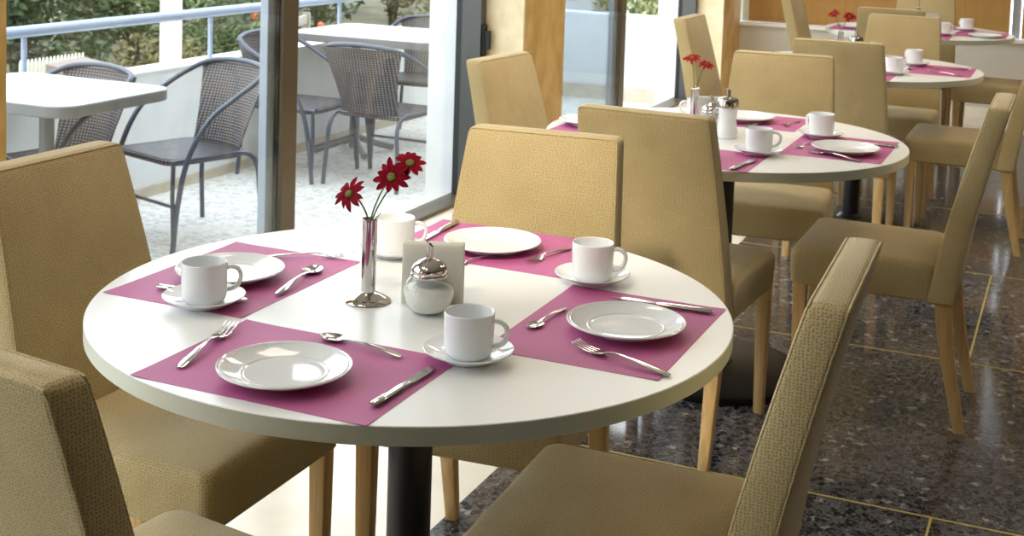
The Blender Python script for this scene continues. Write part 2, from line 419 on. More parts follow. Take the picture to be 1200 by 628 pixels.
def arm_tube():
    half = [(.245, .235, 0), (.25, .215, .21), (.258, .17, .41), (.268, .07, .57), (.272, -.06, .655), (.262, -.19, .722), (.20, -.278, .768), (0, -.305, .785)]
    full = half+[(-x, y, z) for x, y, z in reversed(half[:-1])]
    return smooth_path(full, 5)
def make_bistro(name, label, loc, rz):
    t = thing(name, label, 'chair', loc, rz, 'wicker chairs on the balcony')
    bm = bm_new(); tube(bm, arm_tube(), .0125, 10); obj('arm_frame', bm, 'tube', t)
    for s in (-1, 1):
        pts = smooth_path([(s*.215, .23, .395), (s*.215, .0, .395), (s*.21, -.17, .39), (s*.215, -.235, .33), (s*.225, -.245, .2), (s*.235, -.26, 0)], 5)
        bm = bm_new(); tube(bm, pts, .0115, 10); obj('rear_leg', bm, 'tube', t)
        bm = bm_new(); tube(bm, [(s*.215, .215, .385), (s*.225, .225, .25), (s*.240, .228, .05)], .010, 8); obj('front_strut', bm, 'tube', t)
    bm = bm_new(); tube(bm, [(-.245, .215, .2), (.245, .215, .2)], .008, 8); obj('stretcher', bm, 'tube', t)
    # seat: rounded woven pan
    bm = bm_new()
    secs = []
    for z, s in ((.375, .94), (.38, .99), (.398, 1.0), (.407, .97), (.404, .8)):
        secs.append([(x*s, y*s+.02, z) for x, y in rr(.44, .43, .07, 6)])
    loft(bm, secs); obj('seat', bm, 'weave', t)
    # curved woven back, narrower at the seat
    bm = bm_new(); rows = 12; cols = 12
    def bp(u, v, off):
        z = .40+.37*v; w = .175+.075*v**1.5
        a = u*1.0
        x = w*math.sin(a)/math.sin(1.0); y = -.19-.105*v-.045*(math.cos(a)-math.cos(1.0))/(1-math.cos(1.0))+.03
        return (x, y-off*.008, z-.012*abs(u)*v)
    F = [[bm.verts.new(bp(-1+2*i/cols, j/rows, 0)) for i in range(cols+1)] for j in range(rows+1)]
    B = [[bm.verts.new(bp(-1+2*i/cols, j/rows, 1)) for i in range(cols+1)] for j in range(rows+1)]
    for j in range(rows):
        for i in range(cols):
            bm.faces.new((F[j][i], F[j][i+1], F[j+1][i+1], F[j+1][i])); bm.faces.new((B[j][i+1], B[j][i], B[j+1][i], B[j+1][i+1]))
        bm.faces.new((F[j][0], F[j+1][0], B[j+1][0], B[j][0])); bm.faces.new((F[j+1][cols], F[j][cols], B[j][cols], B[j+1][cols]))
    for i in range(cols):
        bm.faces.new((F[0][i+1], F[0][i], B[0][i], B[0][i+1])); bm.faces.new((F[rows][i], F[rows][i+1], B[rows][i+1], B[rows][i]))
    obj('backrest', bm, 'weave', t)
    return t
bis = make_bistro('wicker_armchair', 'grey wicker armchair standing alone right of the near balcony table, turned to it', (-3.70, 4.855, ZF), ang(-.307, -.95))
dup(bis, (-4.03, 4.33, ZF), PI-.2, 'grey wicker armchair partly hidden behind the near balcony table, against the parapet')
dup(bis, (-3.64, 3.42, ZF), .05, 'grey wicker armchair nearly out of frame at the left, only its arm in view')
dup(bis, (-4.02, 6.31, ZF), -PI/2, 'grey wicker armchair half hidden by the window stile, left of the far balcony table')
dup(bis, (-3.495, 6.36, ZF), -.05, 'grey wicker armchair seen from behind, in front of the far balcony table')
dup(bis, (-3.95, 7.62, ZF), PI+.1, 'grey wicker armchair facing us from beyond the far balcony table')

def make_balcony_table(label, loc, lx, ly, cx):
    t = thing('balcony_table', label, 'table', loc, 0, 'tables on the balcony')
    H = .76
    bm = loft(bm_new(), [[(x*s, y*s, z) for x, y in rr(lx, ly, .10, 8)] for z, s in ((H-.048, .985), (H-.045, .998), (H-.006, 1.0), (H-.004, .995))]); obj('table_edge', bm, 'out_edge', t)
    bm = loft(bm_new(), [[(x*s, y*s, z) for x, y in rr(lx-.006, ly-.006, .098, 8)] for z, s in ((H-.0045, 1), (H-.001, 1.0), (H, .994))]); obj('tabletop', bm, 'out_top', t)
    obj('column', lathe(bm_new(), [(0, .03), (.034, .03), (.03, .2), (.03, H-.062), (.12, H-.054), (.12, H-.048), (0, H-.048)], 20, cx, 0), 'out_edge', t)
    for k in range(4):
        a = PI/4+PI/2*k; c, d = math.cos(a), math.sin(a)
        bm = bm_new(); tube(bm, smooth_path([(cx+.02*c, .02*d, .10), (cx+.12*c, .12*d, .06), (cx+.25*c, .25*d, .022)], 4), .02, 8); obj('foot', bm, 'out_edge', t)
    return t
make_balcony_table('pale grey balcony table at the left, its rounded corner beyond the window', (-3.83, 4.08, ZF), .84, .66, .03)
make_balcony_table('pale grey balcony table farther along, beyond the middle of the window', (-3.83, 6.97, ZF), .98, .74, -.22)

# garden beyond the parapet
GZ = -.7
struct('garden_ground', add_box(bm_new(), -40, -5.0, -10, 45, GZ-.1, GZ), 'soil')
cl = thing('white_column', 'slim white round column standing outside the balcony railing', 'column', (-5.9, 7.55, GZ))
bm = bm_new(); lathe(bm, [(.078, 0), (.074, 4.5), (0, 4.5)], 28); obj('shaft', bm, 'cream_wall', cl)
bm = box(-.12, .12, -.12, .12, 0, .08, .01); obj('plinth', bm, 'white_wall', cl)

def foliage(bm, cx, cy, cz, rx, ry, rz, n, size, rng):
    for _ in range(n):
        while True:
            v = Vector((rng.uniform(-1, 1), rng.uniform(-1, 1), rng.uniform(-1, 1)))
            if .01 < v.length <= 1: break
        v = v.normalized()*(v.length**.35)
        p = Vector((cx+v.x*rx, cy+v.y*ry, cz+v.z*rz))
        a = Vector((rng.gauss(0, 1), rng.gauss(0, 1), rng.gauss(0, .7))).normalized()
        b = a.cross(Vector((rng.gauss(0, 1), rng.gauss(0, 1), rng.gauss(0, 1)))).normalized()
        c = a.cross(b)
        s = size*rng.uniform(.6, 1.3)
        q = [bm.verts.new(p+a*s*u+b*s*.42*w+c*s*h) for u, w, h in ((-1, 0, 0), (-.1, .9, .12), (1, 0, -.1), (-.1, -.9, .12))]
        bm.faces.new(q)
def bush(label, x, y, h, r, mat, n=2600, size=.07, kind='garden_bush', blobs=5, seed=1, blossoms=0, cat='bush'):
    rng = random.Random(seed)
    t = thing(kind, label, cat, (x, y, GZ), 0, 'plants in the garden beyond the railing')
    bm = bm_new()
    for i in range(blobs):
        a = 2*PI*i/blobs+rng.random()
        rad = r*rng.uniform(.45, .75)
        foliage(bm, math.cos(a)*r*.5, math.sin(a)*r*.5, rng.uniform(.35, .75)*h, rad, rad, h*rng.uniform(.28, .42), n//blobs, size, rng)
    obj('leaves', bm, mat, t, False)
    bm = bm_new()
    for i in range(5):
        a = 2*PI*i/5
        tube(bm, smooth_path([(.03*math.cos(a), .03*math.sin(a), 0), (.12*r*math.cos(a), .12*r*math.sin(a), h*.3), (r*.5*math.cos(a), r*.5*math.sin(a), h*.7)], 3), .03, 6, .008)
    obj('stems', bm, 'bark', t)
    if blossoms:
        bm = bm_new()
        for i in range(blossoms):
            a = rng.uniform(0, 2*PI); p = Vector((math.cos(a)*r*.95, math.sin(a)*r*.95, h*rng.uniform(.6, .95)))
            bmesh.ops.create_icosphere(bm, subdivisions=1, radius=rng.uniform(.03, .05), matrix=Matrix.Translation(p))
        o = obj('blossoms', bm, 'orange', t); o['label'] = 'orange blossoms'
    return t
# ------------------------------------------------------------------ dining chair
def make_chair(label):
    t = thing('dining_chair', label, 'chair', (0, 0, 0), 0, 'tan dining chairs')
    # seat cushion with fabric skirt; the front is +y
    bm = bm_new(); secs = []
    for z, g, r in ((.368, -.006, .02), (.374, 0, .022), (.42, .002, .024), (.456, .003, .024), (.468, -.001, .026), (.475, -.006, .028), (.479, -.014, .032), (.482, -.035, .04), (.486, -.08, .05), (.488, -.15, .05)):
        s = []
        for x, y in rr(.43+2*g, .40+2*g, r, 5):
            taper = 1-.02*(y < 0)
            s.append((x*taper, y+.045, z))
        secs.append(s)
    loft(bm, secs); obj('seat', bm, 'fabric', t)
    # backrest: slab running down to the bottom of the seat skirt, leaning back
    bm = bm_new(); secs = []
    def yb(z):
        if z < .5: return -.175-.02*max(0, (z-.37)/.13)
        k = (z-.5)/.43
        return -.195-.085*k-.02*k*k
    zz = [(.365, -.004), (.37, 0), (.45, 0), (.5, 0), (.56, 0), (.64, 0), (.72, 0), (.80, 0), (.87, 0), (.915, 0), (.922, -.0015), (.927, -.005), (.930, -.012)]
    for z, g in zz:
        k = max(0, (z-.37)/.56)
        w = .425-.068*k**1.3+2*g; th = .072-.012*k+2*g
        secs.append([(x, y+yb(z), z) for x, y in rr(w, th, min(.010, th/2-.001), 3)])
    loft(bm, secs); obj('backrest', bm, 'fabric', t)
    # seam piping round the front and the rear edge of the back
    for sd in (1, -1):
        def corner(z, sx):
            k = max(0, (z-.37)/.56); w = .425-.068*k**1.3; th = .072-.012*k
            return (sx*(w/2-.0035), yb(z)+sd*(th/2-.0035), z)
        up_ = [corner(z, -1) for z in (.37, .45, .5, .56, .64, .72, .80, .87, .915)]
        x1, y1, z1 = corner(.926, -1)
        path = up_+[(x1+.002, y1, .9245), (x1+.012, y1, .9262), (0, y1, .9262), (-x1-.012, y1, .9262), (-x1-.002, y1, .9245)]+[(-x, y, z) for x, y, z in reversed(up_)]
        obj('piping', tube(bm_new(), path, .0024, 8), 'fabric', t)
    for s in (-1, 1):
        lt = []
        for z, w in ((.385, .038), (.2, .034), (0, .027)):
            lt.append([(s*.194+x, .215+y, z) for x, y in rr(w, w, .004, 2)])
        bm = loft(bm_new(), list(reversed(lt))); lg = obj('leg', bm, 'wood', t)
        obj('glide', add_gl(s*.194, .215), 'glide', lg)
        lt = []
        for z, yy, w in ((0, -.245, .028), (.08, -.228, .031), (.2, -.203, .036), (.3, -.188, .040), (.385, -.180, .042)):
            lt.append([(s*.180+x, yy+y, z) for x, y in rr(w, w*1.05, .004, 2)])
        bm = loft(bm_new(), lt); lg = obj('leg', bm, 'wood', t)
        obj('glide', add_gl(s*.180, -.245), 'glide', lg)
    return t
def add_gl(x, y):
    return lathe(bm_new(), [(0, -.0005), (.011, -.0005), (.011, .004), (0, .004)], 12, x, y)

CH = [
 ((-1.53, 1.97), ang(1, 0), 'tan dining chair left of the front table, backed to the window, inner backrest visible'),
 ((-1.095, 1.383), math.radians(-8), 'tan dining chair cropped by the bottom left corner, seen from behind'),
 ((-.588, 1.938), ang(-1, -.035), 'tan dining chair at the bottom right of the front table, its tall back in profile'),
 ((-1.082, 2.475), PI+math.radians(4.7), 'brightly lit tan dining chair on the far side of the front table, facing us'),
 ((-.988, 3.495), math.radians(-3), 'tan dining chair on the near side of the second table, its back to us'),
 ((-1.50, 4.03), ang(1, -.086), 'tan dining chair left of the second table, in front of the stone pillar'),
 ((-.96, 4.50), PI+math.radians(5), 'tan dining chair on the far side of the second table, facing us'),
 ((-.485, 4.0), ang(-1, 0), 'tan dining chair right of the second table, seen from the side with splayed rear legs'),
 ((-.905, 5.72), math.radians(2), 'tan dining chair on the near side of the third table, its back to us'),
 ((-1.425, 6.13), ang(1, 0), 'orange-lit tan dining chair left of the third table, behind the flowers of the second table'),
 ((-.83, 6.73), PI, 'tan dining chair on the far side of the third table, facing us'),
 ((-.43, 6.17), ang(-1, 0), 'tan dining chair right of the third table, its back cropped by the right edge'),
 ((-.96, 7.80), 0, 'tan dining chair on the near side of the farthest table, mostly hidden'),
 ((-1.38, 8.29), ang(1, 0), 'tan dining chair left of the farthest table, before the brown blind'),
 ((-.94, 8.80), PI, 'tan dining chair on the far side of the farthest table, against the brown blind'),
 ((-.42, 8.27), ang(-1, 0), 'tan dining chair right of the farthest table, only its seat and legs in view'),
]
ch0 = make_chair(CH[0][2])
for i, ((x, y), rz, lab) in enumerate(CH):
    if i == 0: ch0.location = (x, y, 0); ch0.rotation_euler = (0, 0, rz)
    else:
        c = dup(ch0, (x, y, 0), rz, lab)
        if i == 2: c.scale = (1.13, 1, 1)

# ------------------------------------------------------------------ tables
TB = [((-1.0345, 2.0009), 'white round dining table in the foreground laid for four'),
      ((-.9863, 3.9577), 'white round dining table, second in the row, behind the olive chair back'),
      ((-.9265, 6.1827), 'white round dining table, third in the row'),
      ((-.8951, 8.2938), 'white round dining table farthest away by the back wall')]
def make_table(label):
    t = thing('dining_table', label, 'table', (0, 0, 0), 0, 'white round dining tables')
    R = .55
    bm = lathe(bm_new(), [(0, .722), (R-.001, .722), (R, .723), (R, .749), (R-.001, .75), (0, .75)], 128); obj('tabletop', bm, 'white_top', t)
    obj('edge_band', lathe(bm_new(), [(R-.004, .7235), (R+.0006, .7235), (R+.0006, .7488), (R-.004, .7488)], 128), 'edge', t)
    bm = lathe(bm_new(), [(0, .03), (.039, .03), (.039, .715), (.11, .716), (.11, .722), (0, .722)], 32); obj('column', bm, 'black', t)
    bm = lathe(bm_new(), [(0, 0), (.278, 0), (.281, .006), (.280, .02), (.268, .03), (.06, .042), (.047, .055), (.039, .06), (0, .06)], 56); obj('base', bm, 'black', t)
    return t
tb0 = make_table(TB[0][1]); tb0.location = (*TB[0][0], 0)
for (x, y), lab in TB[1:]: dup(tb0, (x, y, 0), 0, lab)
for ch in tb0.children:
    if ch.name == 'base': ch.scale = (.80, .80, 1)
    if ch.name in ('base', 'column'): ch.location = (-.012, -.005, 0)
ZT0 = .75

# ------------------------------------------------------------------ tableware
TN = ['front table', 'second table', 'third table', 'farthest table']
mats = [  # table, centre, along-x, label
 (0, (-1.030, 1.628), 1, 'plum paper placemat at the near edge of the front table'),
 (0, (-.682, 2.030), 0, 'plum paper placemat at the right of the front table'),
 (0, (-1.383, 1.972), 0, 'plum paper placemat at the left of the front table, window side'),
 (0, (-1.058, 2.405), 1, 'plum paper placemat at the far side of the front table'),
 (1, (-.985, 3.578), 1, 'plum paper placemat at the near edge of the second table, half hidden'),
 (1, (-.630, 3.955), 0, 'plum paper placemat at the right of the second table'),
 (1, (-1.345, 3.93), 0, 'plum paper placemat at the left of the second table, left of the chair back'),
 (1, (-1.005, 4.300), 1, 'plum paper placemat at the far side of the second table'),
 (2, (-.566, 6.215), 0, 'plum paper placemat at the right of the third table, without a plate'),
 (2, (-.915, 5.80), 1, 'plum paper placemat at the near side of the third table, nearly hidden'),
 (2, (-.92, 6.56), 1, 'plum paper placemat at the far side of the third table, behind the cups'),
 (3, (-.53, 8.30), 0, 'plum paper placemat at the right of the farthest table'),
 (3, (-1.25, 8.20), 0, 'plum paper placemat at the left of the farthest table'),
 (3, (-.87, 7.93), 1, 'plum paper placemat at the near side of the farthest table'),
 (3, (-.87, 8.66), 1, 'plum paper placemat at the far side of the farthest table'),
]
def mat_mesh():
    bm = bm_new(); nx, ny = 16, 12; lx, ly = .392, .288; top = []
    for j in range(ny+1):
        row = []
        for i in range(nx+1):
            u = i/nx-.5; v = j/ny-.5
            e = max(abs(u), abs(v))*2
            lift = .0012*max(0, abs(u)*2+abs(v)*2-1.75)*4
            row.append(bm.verts.new((u*lx, v*ly, .0006+lift)))
        top.append(row)
    for j in range(ny):
        for i in range(nx): bm.faces.new((top[j][i], top[j][i+1], top[j+1][i+1], top[j+1][i]))
    r = bmesh.ops.extrude_face_region(bm, geom=list(bm.faces))
    for v in r['geom']:
        if isinstance(v, bmesh.types.BMVert): v.co.z -= .0005
    return bm
pm = None
for k, (ti, (x, y), ax, lab) in enumerate(mats):
    if pm is None: pm = obj('placemat', mat_mesh(), 'mat'); o = pm
    else: o = pm.copy(); C.objects.link(o)
    o.location = (x, y, ZT0); o.rotation_euler = (0, 0, (0 if ax else PI/2)+random.uniform(-.006, .006))
    tag(o, lab, 'placemat', 'plum paper placemats')

plates = [
 (0, (-1.030, 1.587), 'white plate on the near placemat of the front table'),
 (0, (-.656, 2.031), 'white plate on the right placemat of the front table'),
 (0, (-1.394, 1.962), 'white plate on the left placemat of the front table, behind a cup'),
 (0, (-1.061, 2.388), 'white plate on the far placemat of the front table, before the bright chair'),
 (1, (-.99, 3.53), 'white plate on the near placemat of the second table, nearly hidden by the chair back'),
 (1, (-.606, 3.890), 'white plate on the right placemat of the second table'),
 (1, (-1.41, 3.91), 'white plate on the left placemat of the second table, a sliver beside the chair back'),
 (1, (-1.00, 4.29), 'white plate on the far placemat of the second table'),
 (3, (-1.24, 8.15), 'white plate at the left of the farthest table'),
 (3, (-.50, 8.12), 'white plate at the right of the farthest table'),
]
def plate_mesh():
    p = [(0, .0035), (.054, .0035), (.056, 0), (.059, 0), (.060, .0035), (.070, .0060), (.085, .0105), (.0965, .0150), (.0985, .0166), (.0988, .0180), (.0978, .0188), (.0955, .0180), (.0938, .0168), (.0922, .0178), (.0905, .0166), (.085, .0142), (.075, .0102), (.068, .0078), (.0652, .0070), (.0630, .0080), (.0608, .0064), (.058, .0061), (.03, .0058), (0, .0058)]
    return lathe(bm_new(), p, 72)
pl = None
for k, (ti, (x, y), lab) in enumerate(plates):
    if pl is None: pl = obj('plate', plate_mesh(), 'china'); o = pl
    else: o = pl.copy(); C.objects.link(o)
    o.location = (x, y, ZT0+.0012); tag(o, lab, 'plate', 'white dinner plates')

def saucer_mesh():
    p = [(0, .003), (.032, .003), (.034, 0), (.038, 0), (.039, .003), (.050, .007), (.063, .0125), (.0695, .0165), (.0702, .0178), (.0690, .0186), (.064, .0158), (.052, .0105), (.042, .0072), (.039, .0068), (.0365, .0058), (0, .0058)]
    return lathe(bm_new(), p, 56)
def make_cup(label):
    t = thing('coffee_cup', label, 'cup', (0, 0, 0), 0, 'white coffee cups')
    p = [(0, .002), (.026, .002), (.027, 0), (.031, 0), (.0350, .004), (.0375, .010), (.0384, .018), (.0390, .064), (.0390, .0678), (.0380, .0688), (.0366, .0675), (.0356, .02), (.032, .010), (.025, .0065), (0, .006)]
    obj('body', lathe(bm_new(), p, 48), 'china', t)
    pts = smooth_path([(.0365, 0, .0565), (.047, 0, .058), (.0575, 0, .0525), (.061, 0, .041), (.057, 0, .028), (.047, 0, .0205), (.0362, 0, .0185)], 5)
    obj('handle', tube(bm_new(), pts, .0052, 10, None, .75), 'china', t)
    return t
R0 = math.radians(23)      # towards the right of the view
cups = [
 (0, (-1.336, 1.806), R0+.25, 'on the left of the front table, before the left plate'),
 (0, (-.826, 1.782), R0-.28, 'at the near right of the front table, right of the near placemat'),
 (0, (-.802, 2.267), R0-.12, 'at the far right of the front table, between two placemats'),
 (0, (-1.208, 2.246), R0+.05, 'behind the flower vase on the front table'),
 (1, (-.823, 3.715), R0-.1, 'at the near side of the second table, right of the white shaker'),
 (1, (-.716, 4.105), R0+2.2, 'at the far right of the second table'),
 (1, (-1.13, 4.18), R0+PI-.1, 'behind the vase of the second table, only its handle showing'),
 (2, (-.695, 6.335), R0+2.0, 'at the far right of the third table'),
 (2, (-.735, 5.93), R0+PI/2*.2, 'at the near side of the third table, beside the chair back'),
 (3, (-.73, 8.075), R0+.3, 'at the near side of the farthest table'),
 (3, (-.634, 8.50), R0+2.0, 'at the far right of the farthest table'),
]
cp = sa = None
for ti, (x, y), rz, where in cups:
    if cp is None:
        cp = make_cup('white coffee cup '+where); c = cp
        sa = obj('saucer', saucer_mesh(), 'china'); s = sa
    else:
        c = dup(cp, (0, 0, 0), 0, 'white coffee cup '+where); s = sa.copy(); C.objects.link(s)
    s.location = (x, y, ZT0+.0012); tag(s, 'white saucer under the cup '+where.split(', ')[0], 'saucer', 'white saucers')
    c.location = (x, y, ZT0+.0012+.006); c.rotation_euler = (0, 0, rz)

# cutlery: local +y runs from the handle end to the tip
def strip_mesh(stations, th=.0016, ncross=6, bowl=None):
    """stations: (y, half width, z). Returns a curved flat bar."""
    secs = []
    for y, w, z, h in stations:
        s = []
        for k in range(12):
            a = 2*PI*k/12
            s.append((w*math.cos(a), y, z+h*math.sin(a)))
        secs.append(s)
    return loft(bm_new(), secs)
def spoon_mesh():
    bm = strip_mesh([(0, .003, .003, .0010), (.004, .006, .0032, .0012), (.02, .0065, .0048, .0012), (.05, .0042, .0072, .0013), (.085, .0026, .0078, .0016), (.108, .0030, .0055, .0014), (.113, .005, .005, .001)])
    # bowl: a shallow shell
    n, mrows = 24, 5
    def ring(s, dz):
        out = []
        for k in range(n):
            a = 2*PI*k/n; c, si = math.cos(a), math.sin(a)
            w = .0155*(1-.12*si)
            out.append(bm.verts.new((w*s*c, .133+.0225*s*si, .0052-.0052*(1-s*s)+.0015*(si > .9)*0+dz)))
        return out
    for dz, flip in ((0, 0), (-.0009, 1)):
        rs = [ring(s, dz) for s in (1, .8, .55, .3)]
        for a, b in zip(rs, rs[1:]):
            for k in range(n):
                j = (k+1) % n; bm.faces.new((a[k], a[j], b[j], b[k]))
        bm.faces.new(rs[-1])
        if dz == 0: r1 = rs[0]
        else: r2 = rs[0]
    for k in range(n):
        j = (k+1) % n; bm.faces.new((r1[j], r1[k], r2[k], r2[j]))
    return bm
def fork_mesh():
    bm = strip_mesh([(0, .003, .002, .0010), (.004, .0075, .0022, .0013), (.025, .0080, .0050, .0014), (.065, .0048, .0090, .0016), (.105, .0030, .0105, .0018), (.122, .0042, .0078, .0014), (.130, .0105, .0058, .0010), (.142, .0125, .0042, .0009), (.146, .0122, .0040, .0008)])
    for i in range(4):
        x = -.0102+.0068*i
        secs = []
        for y, w, z in ((.143, .0021, .0042), (.155, .0019, .0040), (.168, .0017, .0058), (.180, .0015, .0092), (.187, .0008, .0118)):
            secs.append([(x+w*math.cos(2*PI*k/8), y, z+.0010*math.sin(2*PI*k/8)) for k in range(8)])
        loft(bm, secs)
    return bm
def make_knife(label):
    t = thing('table_knife', label, 'knife', (0, 0, 0), 0, 'steel table knives')
    bm = strip_mesh([(0, .004, .0045, .0020), (.003, .0075, .0045, .0036), (.03, .0080, .0045, .0040), (.075, .0068, .0045, .0036), (.095, .0055, .0045, .0026), (.1, .0045, .0045, .002)])
    obj('handle', bm, 'steel', t)
    secs = []
    for y, x0, x1 in ((.098, -.0045, .0045), (.106, -.0062, .0078), (.13, -.0066, .0088), (.155, -.0066, .0088), (.172, -.0066, .0060), (.181, -.0060, -.001), (.184, -.0055, -.0045)):
        secs.append([(x0, y, .0035), (x1, y, .0042), (x1, y, .0047), (x0, y, .0054)])
    obj('blade', loft(bm_new(), secs), 'steel', t)
    return t
kn = fk = sp = None
def place(kind, h, tip, where, z=ZT0+.0012, tilt=0):
    """h: handle end, tip: tip end, on the table"""
    global kn, fk, sp
    dx, dy = tip[0]-h[0], tip[1]-h[1]; rz = ang(dx, dy); L = math.hypot(dx, dy)
    if kind == 'knife':
        lab = 'steel knife '+where
        if kn is None: kn = make_knife(lab); o = kn
        else: o = dup(kn, (0, 0, 0), 0, lab)
        o['label'] = lab; s = L/.184
    elif kind == 'fork':
        if fk is None: fk = obj('table_fork', fork_mesh(), 'steel'); o = fk
        else: o = fk.copy(); C.objects.link(o)
        tag(o, 'steel fork '+where, 'fork', 'steel table forks'); s = L/.187
    else:
        if sp is None: sp = obj('coffee_spoon', spoon_mesh(), 'steel'); o = sp
        else: o = sp.copy(); C.objects.link(o)
        tag(o, 'steel spoon '+where, 'spoon', 'steel coffee spoons'); s = L/.155
    o.location = (h[0], h[1], z); o.rotation_euler = (tilt, 0, rz); o.scale = (s, s, s) if .8 < s < 1.25 else (max(s, .8),)*3
    return o
place('fork', (-1.180, 1.538), (-1.220, 1.725), 'on the near placemat of the front table, left of the plate')
place('spoon', (-.915, 1.733), (-1.074, 1.760), 'behind the near plate of the front table')
place('knife', (-.858, 1.543), (-.852, 1.722), 'on the near placemat of the front table, right of the plate')
place('spoon', (-.785, 2.085), (-.797, 1.955), 'on the right placemat of the front table, left of the plate')
place('knife', (-.550, 2.186), (-.735, 2.180), 'on the right placemat of the front table, behind the plate')
place('fork', (-.528, 1.856), (-.700, 1.911), 'on the right placemat of the front table, before the plate')
place('fork', (-1.415, 2.095), (-1.264, 2.188), 'on the left placemat of the front table, behind the plate')
place('spoon', (-1.255, 1.906), (-1.285, 2.088), 'on the left placemat of the front table, right of the plate')
place('knife', (-1.462, 1.842), (-1.278, 1.850), 'on the left placemat of the front table, half hidden behind a cup')
place('knife', (-1.212, 2.535), (-1.205, 2.36), 'on the far placemat of the front table, left of the plate')
place('spoon', (-1.020, 2.345), (-1.075, 2.232), 'beside the napkins on the far placemat of the front table')
place('fork', (-.920, 2.462), (-.955, 2.312), 'on the far placemat of the front table, right of the plate')
place('knife', (-.832, 3.437), (-.806, 3.622), 'on the near placemat of the second table')
place('spoon', (-.722, 4.000), (-.742, 3.872), 'on the right placemat of the second table, left of the plate')
place('fork', (-.540, 3.752), (-.711, 3.836), 'on the right placemat of the second table, before the plate')
place('knife', (-.475, 4.050), (-.655, 4.070), 'on the right placemat of the second table, behind the plate')
place('fork', (-.835, 4.375), (-.862, 4.228), 'on the far placemat of the second table')
place('spoon', (-.915, 4.270), (-.965, 4.155), 'behind the white shaker on the second table')
place('spoon', (-.655, 6.27), (-.694, 6.165), 'on the right placemat of the third table')
place('knife', (-.435, 6.300), (-.618, 6.270), 'on the right placemat of the third table, lying along its far edge')
place('fork', (-.450, 6.020), (-.605, 6.105), 'on the right placemat of the third table, lying along its near edge')
place('spoon', (-.72, 6.46), (-.80, 6.545), 'on the far placemat of the third table')
place('spoon', (-.69, 8.60), (-.76, 8.66), 'on the far placemat of the farthest table')
place('spoon', (-.63, 8.40), (-.675, 8.30), 'on the right placemat of the farthest table')

# flower vases
def make_vase(label):
    t = thing('flower_vase', label, 'vase', (0, 0, 0), 0, 'slim steel flower vases')
    obj('foot', lathe(bm_new(), [(0, 0), (.039, 0), (.0405, .0015), (.039, .004), (.030, .0090), (.020, .0140), (.0130, .018), (0, .018)], 40), 'chrome', t)
    obj('tube', lathe(bm_new(), [(0, .014), (.0126, .014), (.0128, .02), (.0132, .14), (.0139, .145), (.0133, .146), (.0124, .1445), (.0122, .03), (0, .03)], 32), 'chrome', t)
    return t
vases = [((-1.105, 1.962), 'slim steel bud vase with three flowers on the front table'),
         ((-1.075, 3.925), 'slim steel bud vase with two flowers on the second table'),
         ((-1.02, 6.235), 'slim steel bud vase on the third table, its rim above the chair back'),
         ((-.895, 8.25), 'slim steel bud vase on the farthest table')]
v0 = make_vase(vases[0][1]); v0.location = (*vases[0][0], ZT0)
for (x, y), lab in vases[1:]: dup(v0, (x, y, ZT0), 0, lab)
def blossom_mesh(r, n, seed):
    rng = random.Random(seed); bm = bm_new()
    for k in range(n):
        a = 2*PI*k/n+rng.uniform(-.12, .12); rr_ = r*rng.uniform(.78, 1.08); droop = rng.uniform(-.12, .22)
        ca, sa_ = math.cos(a), math.sin(a)
        secs = []
        for u, w, z in ((.10, .06, .02), (.3, .12, .10), (.55, .175, .13), (.78, .155, .10-droop*.4), (.92, .085, .06-droop*.8), (1.0, .015, .04-droop)):
            d = u*rr_; s = []
            for q, (lx, lz) in enumerate(((-1, .03), (0, -.02), (1, .03), (0, -.06))):
                px, py = d, lx*w*r; zz = z*r+lz*r
                s.append((px*ca-py*sa_, px*sa_+py*ca, zz))
            secs.append(s)
        loft(bm, secs)
    return bm
def flower(label, base, head, nrm, r, mat, seed, leaf=False, n=11):
    base = Vector(base); head = Vector(head)
    t = thing('daisy_flower', label, 'flower', tuple(base), 0, 'red flowers in the vases')
    h = head-base; nrm = Vector(nrm).normalized()
    mid = h*.5+Vector((0, 0, .012))
    obj('stem', tube(bm_new(), smooth_path([(0, 0, -.06), (0, 0, 0), tuple(mid), tuple(h-nrm*.004)], 5), .0015, 8), 'stem', t)
    q = nrm.to_track_quat('Z', 'Y').to_matrix().to_4x4(); T = Matrix.Translation(h) @ q
    bm = blossom_mesh(r, n, seed); bm.transform(T); obj('petals', bm, mat, t, True)
    bm = lathe(bm_new(), [(0, -.001), (r*.2, -.001), (r*.24, r*.1), (r*.2, r*.2), (r*.1, r*.24), (0, r*.23)], 20); bm.transform(T); obj('flower_centre', bm, 'centre', t)
    if leaf:
        bm = bm_new(); s = []
        for u, w in ((0, .001), (.3, .005), (.6, .0055), (1, .0006)):
            s.append([(.018*u, -w, .02*u-.003), (.018*u, 0, .02*u-.0045), (.018*u, w, .02*u-.003), (.018*u, 0, .02*u-.0035)])
        obj('leaf', loft(bm, s), 'stem', t)
    return t
VX, VY, VZ = -1.105, 1.962, ZT0+.1455
rt_ = Vector((.917, .397, 0)); bk = Vector((.397, -.917, 0))      # across the view / towards it
def hd(px, pz, d=0): p = Vector((VX, VY, VZ))+rt_*px+Vector((0, 0, pz))+bk*d; return tuple(p)
flower('crimson daisy leaning left out of the front vase', (VX-.004, VY, VZ-.003), hd(-.034, .043, .01), (-.15, -.75, .55), .032, 'petal', 3, False)
flower('crimson daisy in the middle of the front vase, facing us', (VX, VY+.003, VZ-.003), hd(.037, .077, .012), (.25, -.9, .25), .033, 'petal', 5, False)
flower('crimson daisy reaching highest and farthest right from the front vase', (VX+.004, VY, VZ-.003), hd(.066, .096, -.01), (.35, -.65, .75), .032, 'petal', 9, True)
V2 = (-1.075, 3.925, ZT0+.1455)
